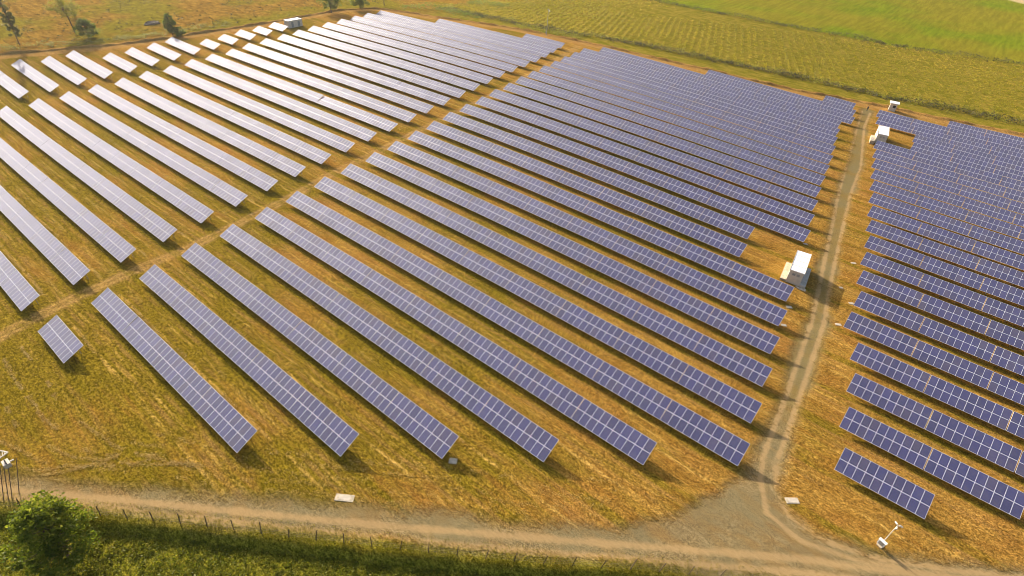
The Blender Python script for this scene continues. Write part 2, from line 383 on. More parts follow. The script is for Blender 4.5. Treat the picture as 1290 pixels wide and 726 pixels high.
# junction fan between the two
jx, jy = np.meshgrid(np.arange(-12, 15, 0.2), np.arange(26, 52, 0.2)); ok = inside_poly(jx, jy, JUNC * 1.0)
ji = np.arange(jx.size).reshape(jx.shape); cell = ok[:-1, :-1] & ok[1:, 1:] & ok[1:, :-1] & ok[:-1, 1:]
jq = np.stack([ji[:-1, :-1], ji[:-1, 1:], ji[1:, 1:], ji[1:, :-1]], -1)[cell]
used = np.unique(jq); remap = np.full(jx.size, -1); remap[used] = np.arange(len(used))
jxv, jyv = jx.ravel()[used], jy.ravel()[used]
tag(mesh_obj('road_junction', np_mesh('road_junction', np.stack([jxv, jyv, ground_z(jxv, jyv) + 0.012], 1), remap[jq], [M_GROUND],
                                     attrs=ground_attrs(jxv, jyv), smooth_=True)), kind='structure')

# low earth bank round the plant
def bank_mesh():
    P = BANK; seg = np.hypot(*np.diff(P, axis=0).T); L = np.concatenate([[0], np.cumsum(seg)])
    s = np.linspace(0, L[-1], int(L[-1] / 0.9)); cx = np.interp(s, L, P[:, 0]); cy = np.interp(s, L, P[:, 1])
    k = 4
    cx = np.convolve(np.pad(cx, k, 'edge'), np.ones(2*k+1)/(2*k+1), 'valid'); cy = np.convolve(np.pad(cy, k, 'edge'), np.ones(2*k+1)/(2*k+1), 'valid')
    tx = np.gradient(cx); ty = np.gradient(cy); n = np.hypot(tx, ty); tx /= n; ty /= n
    lat = np.array([-2.2, -1.5, -0.9, -0.3, 0.2, 0.55, 0.9, 1.4]); hh = np.array([-0.05, 0.25, 0.55, 0.72, 0.70, 0.42, 0.12, -0.05])
    X = cx[:, None] + ty[:, None] * lat; Y = cy[:, None] - tx[:, None] * lat
    hv = (0.75 + 0.25 * np.sin(s * 0.31) + 0.2 * np.sin(s * 1.1) + 0.12 * np.sin(s * 2.7))[:, None] * hh
    Z = ground_z(X.ravel(), Y.ravel()) + hv.ravel()
    i = np.arange(X.size).reshape(X.shape)
    q = np.stack([i[:-1, :-1], i[1:, :-1], i[1:, 1:], i[:-1, 1:]], -1).reshape(-1, 4)[:, ::-1]
    at = ground_attrs(X.ravel(), Y.ravel()); at['soil'] = np.ones(X.size); at['pasture'] *= 0.3; at['vine'] *= 0
    return np_mesh('earth_bank', np.stack([X.ravel(), Y.ravel(), Z], 1), q, [M_GROUND], attrs=at, smooth_=True)
tag(mesh_obj('earth_bank', bank_mesh()), kind='structure')

# ------------------------------------------------------------------ solar panels
def glass_material():
    m = NT('solar_glass')
    oi = m.new('ShaderNodeObjectInfo')
    dv = m.new('ShaderNodeVectorMath', operation='DIVIDE'); m.link(m.coord(), dv.inputs[0]); dv.inputs[1].default_value = (1.0, 1.67, 100.0)
    fl = m.new('ShaderNodeVectorMath', operation='FLOOR'); m.link(dv.outputs[0], fl.inputs[0])
    wn = m.new('ShaderNodeTexWhiteNoise'); m.link(fl.outputs[0], wn.inputs['Vector'])
    rnd = m.math('FRACT', m.math('ADD', wn.outputs['Value'], oi.outputs['Random'])); rnd2 = m.math('FRACT', m.math('MULTIPLY', rnd, 7.13))
    cry = m.new('ShaderNodeTexVoronoi'); m.link(m.coord(), cry.inputs['Vector']); cry.inputs['Scale'].default_value = 9.0
    n = m.noise(1.2, 4, 0.6, vec=m.new('ShaderNodeNewGeometry').outputs['Position'])
    c = m.mix(rnd, (0.030, 0.031, 0.108), (0.047, 0.047, 0.158))
    c = m.mix(m.ss(rnd2, 0.6, 1.0, 0.0, 0.5), c, (0.082, 0.066, 0.102))
    c = m.mul(0.25, c, cry.outputs['Color'])
    c = m.mix(m.ss(n, 0.40, 0.75, 0.0, 0.22), c, (0.13, 0.115, 0.12))
    m.col(c); m.rough(m.ss(rnd2, 0, 1, 0.74, 0.82)); m.b.inputs['IOR'].default_value = 1.5
    m.b.inputs['Specular IOR Level'].default_value = 0.95; m.b.inputs['Specular Tint'].default_value = (0.86, 0.86, 1.0, 1.0)
    m.b.inputs['Coat Weight'].default_value = 0.03; m.b.inputs['Coat Roughness'].default_value = 0.38; m.b.inputs['Coat IOR'].default_value = 1.45
    m.b.inputs['Sheen Weight'].default_value = 1.0; m.b.inputs['Sheen Roughness'].default_value = 0.35; m.b.inputs['Sheen Tint'].default_value = (0.86, 0.87, 1.0, 1.0)   # dust film on the glass
    return m.m
M_GLASS = glass_material()
M_FRAME = simple('aluminium_frame', (0.90, 0.91, 0.95), 0.5, 0.0, 0.03)
M_STEEL = simple('galvanised_steel', (0.34, 0.33, 0.31), 0.5, 0.5, 0.15)
M_BACK = simple('backsheet', (0.55, 0.55, 0.55), 0.7, 0.0, 0.05)

NCOL = 10; MW, ML = 1.0, LW / 2
def module_geo(mb, x0, y0):
    """one framed module: raised frame ring round a recessed glass sheet"""
    w, l = MW - 0.008, ML - 0.012; f, fy = 0.015, 0.021; z0, z1, zg = 0.0, 0.04, 0.033
    X0, X1, Y0, Y1 = x0 + 0.004, x0 + 0.004 + w, y0 + 0.006, y0 + 0.006 + l
    b = len(mb.v)
    for z in (z0, z1): mb.v += [(X0, Y0, z), (X1, Y0, z), (X1, Y1, z), (X0, Y1, z)]
    for z in (z1, zg): mb.v += [(X0+f, Y0+fy, z), (X1-f, Y0+fy, z), (X1-f, Y1-fy, z), (X0+f, Y1-fy, z)]
    for i in range(4):
        j = (i + 1) % 4
        mb.f.append((b+i, b+j, b+4+j, b+4+i)); mb.m.append(0)
        mb.f.append((b+4+i, b+4+j, b+8+j, b+8+i)); mb.m.append(0)
        mb.f.append((b+8+i, b+8+j, b+12+j, b+12+i)); mb.m.append(0)
    mb.f.append((b+12, b+13, b+14, b+15)); mb.m.append(1)
    mb.f.append((b+3, b+2, b+1, b)); mb.m.append(2)
one = MB(); module_geo(one, 0, 0); ME_MODULE = one.mesh('solar_module', [M_FRAME, M_GLASS, M_BACK])
grid = MB()
for r in range(2):
    for c in range(NCOL): module_geo(grid, c * MW, r * ML)
ME_GRID = grid.mesh('module_grid', [M_FRAME, M_GLASS, M_BACK])
def table_mesh():
    mb = MB(); Wd = NCOL * MW
    for y in (0.42, 1.25, 2.09, 2.92): mb.box(0.03, Wd - 0.03, y - 0.025, y + 0.025, -0.075, -0.003)
    st, ct = sin(TILT), cos(TILT)
    for x in (1.2, 3.75, 6.25, 8.8):
        mb.box(x - 0.03, x + 0.03, 0.2, 3.14, -0.15, -0.077)
        for y in (0.75, 2.6):
            zt = y * st + LOWZ                                      # height of the rafter above the ground
            a = Vector((x, y, -0.152)); d = Vector((0, -st, -ct)) * (zt + 0.35)
            P = []
            for q in (a + d, a):
                P += [q + Vector((-0.04, -0.05, 0)), q + Vector((0.04, -0.05, 0)), q + Vector((0.04, 0.05, 0)), q + Vector((-0.04, 0.05, 0))]
            mb.hexa(P)
        mb.bar((x, 2.55, -0.152 - 0.0), Vector((x, 0.8, -0.16)) + Vector((0, -st, -ct)) * (LOWZ * 0.7), 0.04)
    return mb.mesh('panel_table', [M_STEEL])
ME_TABLE = table_mesh()

def screen_scale(P):
    """pixels per metre (1290 px wide picture) at a point"""
    d = float((np.array(P) - CAM) @ DV); return 705.6 / max(d, 1)
NMOD = [0]
def in_view(P, pad=40):
    V = np.array(P) - CAM; d = V @ DV
    if d < 1: return False
    x = 645 + 705.6 * (V @ RV) / d; y = 363 - 705.6 * (V @ UV) / d
    return -pad < x < 1290 + pad and -pad < y < 726 + pad
def array_row(r, x0, x1, n, label, group, odd=None, gap=0.07):
    y = r * PITCH; xm = (x0 + x1) / 2
    root = empty('solar_panel_row', (xm, y + 1.5, float(terr(xm, y + 1.5))))
    tag(root, label, 'solar panels', group)
    rng = random.Random(int(r * 1000 + x0))
    pitch = (x1 - x0 + gap) / n; sx = (pitch - gap) / (NCOL * MW)
    for k in range(n):
        xa = x0 + k * pitch; xb = xa + NCOL * MW * sx
        za, zb = float(terr(xa, y)), float(terr(xb, y))
        t = TILT + rng.gauss(0, radians(0.35))
        if odd and k in odd: t += odd[k]
        ex = Vector((xb - xa, 0, zb - za)).normalized()
        ey = Vector((0, cos(t), sin(t))); ez = ex.cross(ey).normalized(); ey = ez.cross(ex)
        o = Vector((xa, y, za + LOWZ)) - root.location
        tb = mesh_obj('panel_table', ME_TABLE, root)
        tb.matrix_local = Matrix(((ex.x*sx, ey.x, ez.x, o.x), (ex.y*sx, ey.y, ez.y, o.y), (ex.z*sx, ey.z, ez.z, o.z), (0, 0, 0, 1)))
        ctr = (0.5*(xa+xb), y + 1.5, 0.5*(za+zb) + 1.4)
        if screen_scale(ctr) * 1.67 > 8.6 and in_view(ctr, 60):
            for rr in range(2):
                for c in range(NCOL):
                    md = mesh_obj('solar_module', ME_MODULE, tb); md.location = (c * MW, rr * ML, 0); NMOD[0] += 1
        else:
            md = mesh_obj('module_grid', ME_GRID, tb); md['kind'] = 'stuff'
    return root

ORD = ['first', 'second', 'third', 'fourth', 'fifth', 'sixth', 'seventh', 'eighth', 'ninth', 'tenth', 'eleventh', 'twelfth', 'thirteenth',
       'fourteenth', 'fifteenth', 'sixteenth', 'seventeenth', 'eighteenth', 'nineteenth', 'twentieth', 'twenty-first', 'twenty-second',
       'twenty-third', 'twenty-fourth', 'twenty-fifth', 'twenty-sixth', 'twenty-seventh', 'twenty-eighth', 'twenty-ninth', 'thirtieth']
AR = [-100.03, -101.32, -102.19, -103.19, -104.37, -105.4, -106.57, -107.83, -109.04, -110.09, -111.31, -112.19, -113.35, -114.61, -115.63,
      -116.76, -118.03, -119.39, -120.79, -121.7, -122.52, -123.48, -125.02, -127.1, -129.21]
AL = [None, None, None, -201.47, -202.04, -202.59, -203.29, -204.27, -205.66, -205.98, -207.48, -208.7, -209.34, -211.69, -212.97, -213.6,
      -215.11, -216.31, -217.55, -218.37, -219.33, -220.36, -221.02, -191.08, -148.65]
BR = {1: -49.84, 2: -39.91, 3: -30.37, 4: -20.69, 5: -11.17, 6: -2.15, 7: -3.39, 8: -4.61, 9: -6.1, 10: -7.39, 11: -8.64, 12: -20.13, 13: -21.46,
      14: -12.47, 15: -13.83, 16: -15.22, 17: -16.59, 18: -17.7, 19: -18.74, 20: -19.83, 21: -21.16, 22: -22.58, 23: -23.88, 24: -25.3, 25: -23.2, 26: -24.6, 27: -26.4}
BL = {1: -93.93, 2: -94.91, 3: -96.26, 4: -97.34, 5: -98.3, 6: -99.59, 7: -100.77, 8: -101.85, 9: -102.76, 10: -104.03, 11: -105.25, 12: -106.55, 13: -108.24,
      14: -109.25, 15: -110.26, 16: -111.79, 17: -112.71, 18: -114.1, 19: -115.2, 20: -116.3, 21: -117.3, 22: -118.4, 23: -119.4, 24: -120.39, 25: -116.53, 26: -75.64, 27: -36.13}
CL = {7: 7.33, 8: 5.99, 9: 5.04, 10: 3.71, 11: 0.89, 12: 0.72, 13: -0.55, 14: -1.62, 15: -2.55, 16: -3.9, 17: -5.25, 18: -6.6, 19: -8.0, 20: -9.4, 21: -10.8,
      22: -12.15, 23: -13.49, 24: -5.15, 25: -5.86, 26: -17.6, 27: -19.03, 28: 0.28}
SR_ = {4: -209.86, 5: -209.8, 6: -210.72, 7: -211.56, 8: -212.36, 9: -213.92, 10: -214.82, 11: -216.63, 12: -217.43, 13: -218.67, 14: -219.61, 15: -220.84, 16: -222.13}
SL_ = {4: -241.5, 5: -242.77, 6: -241.25, 7: -242.91, 8: -233.18, 9: -234.67, 10: -235.34, 11: -238.27, 12: -227.71, 13: -229.28, 14: -230.76, 15: -231.1, 16: -232.23}

array_row(0, -92.72, -82.31, 1, 'lone short panel table in the grass in front of the left block', 'solar panel rows of the middle block')
for r in range(25):
    x1 = AR[r]
    if AL[r] is None: n = {0: 4, 1: 6, 2: 9}[r]; x0 = x1 - n * 10.85
    else: x0 = AL[r]; n = round((x1 - x0) / 10.7)
    odd = {11: {n-1: radians(-3.0), n-2: radians(-3.0), n-3: radians(-3.0)}}.get(r)
    lab = ('nearest row of the pale shiny left block, cut by the frame edge' if r == 0 else
           'farthest and shortest row of the pale shiny left block, beside the earth bank' if r == 24 else
           f'{ORD[r]} row from the front in the pale shiny left block of panels')
    array_row(r, x0, x1, n, lab, 'solar panel rows of the left block', odd)
for r in range(1, 28):
    x0, x1 = BL[r], BR[r]; n = max(1, round((x1 - x0) / 10.75))
    lab = ('nearest row of the middle block, reaching the grass at lower left' if r == 1 else
           'farthest row of the middle block, one short table at its right corner' if r == 27 else
           'short row of the middle block that stops at the white hut, nearer one' if r == 12 else
           'short row of the middle block that stops at the white hut, farther one' if r == 13 else
           f'{ORD[r-1]} row from the front in the middle block of blue panels')
    array_row(r, x0, x1, n, lab, 'solar panel rows of the middle block')
for r in range(7, 29):
    x0 = CL[r]; n = 1 if r == 7 else 2 if r == 8 else int(math.ceil((34 - 0.5 * (r - 8) - x0) / 10.2))
    lab = ('short ten-column panel table nearest the camera pole at lower right' if r == 7 else
           'farthest row of the right block, starting short beside the earth bank' if r == 28 else
           f'{ORD[r-7]} row from the front in the deep blue right block of panels')
    array_row(r, x0, x0 + n * 10.2 - 0.13, n, lab, 'solar panel rows of the right block', gap=0.13)
for i, r in enumerate(range(4, 17)):
    n = max(1, round((SR_[r] - SL_[r]) / 10.4))
    size = {1: 'single-table', 2: 'two-table', 3: 'three-table'}[n]
    lab = ('leftmost of the short white-glinting rows by the far left bank, cut by the frame' if i == 0 else
           f'{size} short white-glinting row, {ORD[i]} from the left along the far left bank')
    array_row(r, SL_[r], SR_[r], n, lab, 'short panel rows along the far left bank')
print('modules', NMOD[0])

# ------------------------------------------------------------------ buildings
M_ROOFW = simple('white_roof', (0.80, 0.78, 0.75), 0.55, 0, 0.05, 1.5)
M_WALLG = simple('pale_render', (0.60, 0.53, 0.42), 0.85, 0, 0.10, 1.2, 0.2)
M_CONC = simple('concrete', (0.50, 0.43, 0.34), 0.9, 0, 0.16, 1.5, 0.3)
M_CONCL = simple('pale_concrete', (0.44, 0.365, 0.255), 0.9, 0, 0.30, 2.5, 0.4)
M_DARK = simple('dark_metal', (0.045, 0.043, 0.04), 0.5, 0.2, 0.1)
M_GREY = simple('grey_louvre', (0.30, 0.29, 0.27), 0.6, 0.2, 0.1)
M_WHITE = simple('white_enamel', (0.80, 0.79, 0.76), 0.45, 0, 0.04)
M_CREAM = simple('cream_paint', (0.66, 0.60, 0.50), 0.5, 0, 0.1)
M_PALE = simple('dull_white_paint', (0.46, 0.40, 0.33), 0.6, 0, 0.2)
M_WOOD = simple('weathered_wood', (0.13, 0.085, 0.045), 0.9, 0, 0.25, 4)
M_RUST = simple('rusty_steel', (0.19, 0.12, 0.07), 0.8, 0.2, 0.25, 5)

def hut(cx, cy, rz, wx, ly, h, name, label, plinth=None, sink=0.3):
    z = gz(cx, cy); t = empty(name, (cx, cy, z), rz); tag(t, label, 'hut')
    x, y = wx / 2, ly / 2
    b = MB(); b.box(-x + .1, x - .1, -y + .1, y - .1, -sink, h - 0.16); b.build('wall', M_WALLG, t, 0.02)
    b = MB(); b.box(-x, x, -y, y, h - 0.158, h); b.build('roof', M_ROOFW, t, 0.03)
    b = MB()
    for k in range(1, 4): yy = -y + k * ly / 4; b.box(-x + 0.02, x - 0.02, yy - 0.02, yy + 0.02, h + 0.001, h + 0.03)
    b.box(-x, -x + 0.06, -y, y, h + 0.002, h + 0.06); b.box(x - 0.06, x, -y, y, h + 0.002, h + 0.06); b.build('roof_trim', M_CONCL, t)
    b = MB()
    for yy in (-y * 0.45, y * 0.45): b.box(x - 0.1, x - 0.06, yy - 0.5, yy + 0.5, 0.12 if not plinth else plinth[2] + 0.02, 2.15)
    d = b.build('door', M_GREY, t)
    b = MB(); b.box(x - 0.058, x - 0.02, -y*0.45 + 0.3, -y*0.45 + 0.36, 1.05, 1.2); b.build('handle', M_DARK, d)
    for k in range(2):
        b = MB(); xx = -0.62 if k == 0 else 0.15
        for i in range(5): b.box(xx, xx + 0.5, -y + 0.06, -y + 0.098, 1.9 + i*0.09, 1.95 + i*0.09)
        b.build('vent', M_GREY, t)
    if plinth:
        a, bx, hh, y0, y1 = plinth
        b = MB(); b.box(-x - a, -x + 0.098, y0, y1, -sink, hh); b.build('plinth', M_CONCL, t, 0.03)
        b = MB(); b.box(x - 0.098, x + bx, y0 - 0.15, y1 + 0.4, -sink, hh - 0.05); b.build('plinth', M_CONC, t, 0.03)
        b = MB(); b.box(-x - a - 0.3, x + bx + 0.25, y0 - 1.0, y0 - 0.152, -sink, 0.07); b.build('apron', M_CONCL, t, 0.02)
    return t
hut(-10.15, 96.95, radians(7.5), 2.62, 7.75, 2.95, 'transformer_hut', 'white-roofed hut beside the track between the middle panel rows', (0.95, 0.95, 0.55, -3.75, 2.6))
h2 = hut(-13.7, 190.3, radians(9.5), 2.9, 8.0, 3.0, 'transformer_hut', 'white-roofed hut standing in the gap of the right panel block')
b = MB(); b.box(-2.6, -1.452, -5.4, -0.4, -0.3, 1.1); b.build('equipment_cabinet', M_CONCL, h2, 0.03)
b = MB(); b.box(-2.35, -1.75, -4.9, -3.9, 1.102, 1.16); b.box(-2.35, -1.75, -3.3, -2.3, 1.102, 1.16); b.build('vent', M_GREY, h2)
hut(-228.4, 134.1, radians(2), 3.3, 6.8, 2.8, 'transformer_hut', 'white-roofed hut by the far left bank behind the short rows')

z = gz(-16.7, 224.6); bt = empty('guard_booth', (-16.7, 224.6, z), radians(8)); tag(bt, 'small booth with white flat roof and dark window at the far bank', 'booth')
b = MB(); b.box(-1.05, 1.05, -1.05, 1.05, -0.3, 2.5); b.build('wall', M_WALLG, bt, 0.02)
b = MB(); b.box(-1.45, 1.45, -1.45, 1.45, 2.502, 2.72); b.build('roof', M_ROOFW, bt, 0.03)
b = MB(); b.box(-0.1, 0.75, -1.075, -1.052, 1.1, 2.0); fw = b.build('window', M_DARK, bt)
b = MB()
for q in ((-0.16, -0.1, 1.04, 2.06), (0.75, 0.81, 1.04, 2.06)): b.box(q[0], q[1], -1.09, -1.052, q[2], q[3])
for q in ((1.04, 1.1), (2.0, 2.06)): b.box(-0.1, 0.75, -1.09, -1.052, q[0], q[1])
b.build('frame', M_WHITE, fw)
b = MB(); b.box(1.052, 1.09, -0.5, 0.4, 0.02, 2.05); b.build('door', M_GREY, bt)

# ------------------------------------------------------------------ camera pole at lower right
def cctv_pole():
    x, y = 14.18, 48.1; z = gz(x, y); t = empty('security_camera_pole', (x, y, z), radians(-20))
    tag(t, 'white security camera pole with a box at its foot by the road bend', 'camera pole')
    b = MB(); b.tube((0, 0, -0.4), (0, 0, 4.25), 0.05, 0.04, 10); b.build('pole', M_CREAM, t)
    b = MB(); b.box(-0.3, 0.3, -0.3, 0.3, -0.2, 0.09); b.build('footing', M_CONCL, t, 0.02)
    b = MB(); b.box(-0.38, 0.38, -0.36, -0.068, 0.40, 1.08); cb = b.build('control_box', M_WHITE, t, 0.02)
    b = MB(); b.box(-0.43, 0.43, -0.42, -0.03, 1.082, 1.12); b.build('lid', M_WHITE, cb)
    b = MB(); b.box(-0.28, 0.28, -0.372, -0.362, 0.48, 1.0); b.build('door', M_GREY, cb)
    b = MB(); b.bar((-0.2, 0, 4.2), (0.26, 0, 4.28), 0.05); b.bar((0, 0, 4.05), (0.11, -0.26, 4.05), 0.05); b.build('bracket', M_CREAM, t)
    for (px, py, pz, a) in ((-0.22, 0.0, 4.36, 2.6), (0.28, 0.02, 4.42, 0.3), (0.12, -0.28, 4.05, -1.2)):
        b = MB(); d = Vector((cos(a), sin(a), -0.25)) * 0.15
        b.tube(Vector((px, py, pz)) - d, Vector((px, py, pz)) + d, 0.09, 0.09, 10)
        c = b.build('camera_head', M_CREAM, t)
        b = MB(); b.tube(Vector((px, py, pz)) + d * 1.001, Vector((px, py, pz)) + d * 1.12, 0.075, 0.075, 10); b.build('lens', M_DARK, c)
cctv_pole()

# thin mast at the far bank
def mast():
    x, y = -147.5, 202.6; z = gz(x, y); t = empty('camera_mast', (x, y, z)); tag(t, 'thin pale mast on the far bank above the panel corner', 'mast')
    b = MB(); b.tube((0, 0, -0.4), (0, 0, 10.5), 0.11, 0.07, 8); b.build('pole', M_GREY, t)
    b = MB(); b.bar((-0.7, 0, 10.1), (0.7, 0, 10.1), 0.09); b.build('crossarm', M_GREY, t)
    b = MB(); b.tube((0.5, 0, 9.8), (0.9, -0.15, 9.65), 0.14, 0.14, 8); b.build('camera_head', M_WHITE, t)
    b = MB(); b.box(-0.3, 0.3, -0.32, -0.1, 0.8, 1.6); b.build('control_box', M_GREY, t)
mast()

# white lattice frame on thin posts at the left frame edge
def unproject(px, py, h=0.0):
    d = DV * 705.590178 + RV * (px - 645) - UV * (py - 363); z = 0.0
    for i in range(200):
        s = (z + h - CAM[2]) / d[2]; X = CAM + d * s; z = 0.7 * z + 0.3 * float(terr(X[0], X[1]))
    return Vector(X)
def frame_stand():
    base = Vector((-63.9, -11.9, 0)); base.z = gz(base.x, base.y); t = empty('utility_stand', base)
    tag(t, 'rusty leaning posts carrying a white lattice arm at the left frame edge', 'utility stand')
    for pb, pt in (((3, 633), (0, 588)), ((9.5, 633), (4.5, 587)), ((14, 632), (10, 586)), ((22.5, 625), (20.5, 578))):
        a = unproject(*pb) - base; c = unproject(*pt, 3.6) - base; a.z -= 0.4
        b = MB(); b.tube(a, c, 0.045, 0.04, 7); b.build('post', M_RUST, t)
    b = MB(); A = unproject(-8, 566, 3.8) - base; B_ = unproject(10, 570, 3.8) - base; C_ = unproject(-4, 580, 3.8) - base
    for p, q in ((A, B_), (B_, C_), (A, C_)): b.bar(p, q, 0.12)
    for k in range(1, 5): b.bar(A.lerp(B_, k/5), C_.lerp(B_, k/5 - 0.1), 0.07)
    b.build('lattice_arm', M_PALE, t)
    c0 = unproject(9, 585, 3.5) - base; b = MB(); b.box(c0.x - 0.55, c0.x + 0.45, c0.y - 0.35, c0.y + 0.3, c0.z - 0.25, c0.z + 0.35); b.build('white_box', M_PALE, t, 0.05)
    for k in (-0.3, 0.0, 0.3):
        b = MB(); b.tube((c0.x + k, c0.y, c0.z + 0.351), (c0.x + k, c0.y, c0.z + 0.62), 0.07, 0.04, 8); b.build('insulator', M_DARK, t)
    c1 = unproject(17.5, 579, 3.6) - base; b = MB(); b.bar(c0 + Vector((0, 0, 0.2)), c1, 0.14); b.build('white_arm', M_PALE, t)
frame_stand()

# concrete covers lying about
COVERS = [(-35.5, 12.7, 2.2, 0.9, 'pale concrete slab at the grass edge of the gravel road, lower left'),
          (-29.5, 24.4, 1.0, 0.8, 'pale concrete slab in the shadow at the end of the third middle row'),
          (4.7, 47.1, 1.6, 0.8, 'pale concrete slab beside the junction bend of the track'),
          (0.1, 86.9, 1.0, 0.6, 'small white slab at the track end of the fifth right row'),
          (0.3, 95.0, 0.9, 0.6, 'small white slab where the hut shadow ends by the right rows'),
          (-2.7, 109.9, 1.0, 0.5, 'small pale slab at the track end of the eighth right row'),
          (-12.1, 110.1, 0.8, 0.5, 'small pale slab behind the hut at the end of a middle row'),
          (-7.8, 85.6, 1.0, 0.7, 'pale slab in the row shadow just in front of the hut'),
          (-6.9, 79.9, 0.9, 0.6, 'pale slab at the track end of the ninth middle row'),
          (-2.4, 98.9, 0.7, 0.5, 'tiny pale slab on the grass across the track from the hut')]
for (x, y, w, l, lab) in COVERS:
    t = empty('concrete_cover', (x, y, gz(x, y)), 0.66 + random.uniform(-0.15, 0.15)); tag(t, lab, 'concrete slab', 'pale concrete slabs in the grass')
    b = MB(); b.box(-w/2, w/2, -l/2, l/2, -0.15, 0.06); b.build('slab', M_CONCL, t, 0.03)
    b = MB(); b.box(-w*0.3, w*0.3, -l*0.3, l*0.3, 0.062, 0.075); b.build('lid', M_CONC, t, 0.008)

# ------------------------------------------------------------------ wire fence
def fence():
    P = FENCE; seg = np.hypot(*np.diff(P, axis=0).T); L = np.concatenate([[0], np.cumsum(seg)])
    root = empty('wire_fence', (-30, 10, gz(-30, 10))); tag(root, 'wire fence of thin leaning posts between the gravel road and the green bank', 'fence')
    s0 = 73.76 + 17.53                                                # arclength at the first visible post
    pts = []
    mbp = MB(); mbp.bar((0, 0, -0.3), (0, 0, 2.1), 0.075); mep = mbp.mesh('post', [M_WOOD])
    for k in range(-6, 28):
        s = s0 + k * 3.08; x, y = np.interp(s, L, P[:, 0]), np.interp(s, L, P[:, 1])
        v = Vector((x, y, gz(x, y))) - root.location; o = mesh_obj('post', mep, root); o.location = v
        lean = (random.gauss(0.0, 0.05), random.gauss(0.10, 0.05)); o.rotation_euler = (lean[0], lean[1], random.uniform(0, 1))
        pts.append(v)
    for h in (0.45, 0.9, 1.3):
        b = MB()
        for a, c in zip(pts[:-1], pts[1:]): b.bar(a + Vector((0.1*h, 0, h)), c + Vector((0.1*h, 0, h)), 0.003)
        b.build('wire', M_STEEL, root)
fence()

# ------------------------------------------------------------------ vegetation
def leaf_cloud(C, size, aspect=0.55, flat=0.0, up=None):
    """one quad per centre, randomly turned; returns V, F, tint"""
    n = len(C); a = RNG.normal(size=(n, 3)); a[:, 2] *= (1 - flat); a /= np.linalg.norm(a, axis=1)[:, None]
    b = RNG.normal(size=(n, 3)); b -= (b * a).sum(1)[:, None] * a; b /= np.linalg.norm(b, axis=1)[:, None]
    s = (np.asarray(size) * np.ones(n))[:, None]; a = a * s * 0.5; b = b * s * 0.5 * aspect
    V = np.stack([C - a, C + b, C + a, C - b], 1).reshape(-1, 3)
    F = np.arange(4 * n).reshape(n, 4); return V, F
def leaf_obj(name, C, size, mat, parent=None, tint=None, aspect=0.55, flat=0.0):
    V, F = leaf_cloud(C, size, aspect, flat); t = RNG.random(len(C)) if tint is None else tint
    return mesh_obj(name, np_mesh(name, V, F, [mat], attrs={'tint': np.repeat(t, 4)}), parent)
def blades(C, h, w, lean=0.5):
    n = len(C); az = RNG.random(n) * 2 * pi; la = RNG.random(n) * 2 * pi; lm = RNG.random(n) * lean
    dx = np.stack([np.cos(az), np.sin(az), np.zeros(n)], 1) * (np.asarray(w) * np.ones(n))[:, None] * 0.5
    hh = np.asarray(h) * np.ones(n)
    tip = C + np.stack([np.cos(la) * lm * hh, np.sin(la) * lm * hh, hh * (1 - 0.35 * lm)], 1)
    V = np.stack([C - dx, C + dx, tip], 1).reshape(-1, 3); return V, np.arange(3 * n).reshape(n, 3)
def blade_obj(name, C, h, w, mat, lean=0.5, tint=None):
    V, F = blades(C, h, w, lean); t = RNG.random(len(C)) if tint is None else tint
    return mesh_obj(name, np_mesh(name, V, F, [mat], attrs={'tint': np.repeat(t, 3)}))

M_LEAF = leaf_mat('bush_leaf', (0.085, 0.125, 0.008), (0.185, 0.22, 0.015), (0.34, 0.33, 0.045), 0.6)
M_LEAFD = leaf_mat('dark_leaf', (0.090, 0.140, 0.020), (0.160, 0.205, 0.032), (0.25, 0.27, 0.05), 0.55)
M_LEAFY = leaf_mat('yellow_green_leaf', (0.16, 0.17, 0.014), (0.27, 0.26, 0.022), (0.36, 0.32, 0.05), 0.5)
M_LEAFG = leaf_mat('grey_green_leaf', (0.15, 0.16, 0.04), (0.22, 0.21, 0.055), (0.28, 0.25, 0.07), 0.55)
M_WEED = leaf_mat('weed_leaf', (0.13, 0.15, 0.008), (0.235, 0.235, 0.014), (0.38, 0.31, 0.04), 0.55)
M_VINE = leaf_mat('vine_leaf', (0.22, 0.20, 0.008), (0.36, 0.30, 0.014), (0.52, 0.37, 0.05), 0.45)
M_SCRUB = leaf_mat('scrub_leaf', (0.055, 0.052, 0.018), (0.10, 0.085, 0.028), (0.16, 0.12, 0.05))
M_STRAW = leaf_mat('straw', (0.40, 0.25, 0.045), (0.54, 0.36, 0.085), (0.64, 0.47, 0.15), 0.25)
M_DRY = leaf_mat('dry_grass', (0.19, 0.145, 0.018), (0.36, 0.23, 0.045), (0.52, 0.34, 0.09), 0.35)
M_GRASS = leaf_mat('bank_grass', (0.17, 0.16, 0.010), (0.27, 0.23, 0.018), (0.40, 0.30, 0.05), 0.45)
M_TUFT = leaf_mat('tuft_leaf', (0.060, 0.055, 0.012), (0.11, 0.095, 0.018), (0.20, 0.15, 0.04), 0.3)
M_BARK = simple('bark', (0.10, 0.07, 0.045), 0.95, 0, 0.3, 6, 0.5)

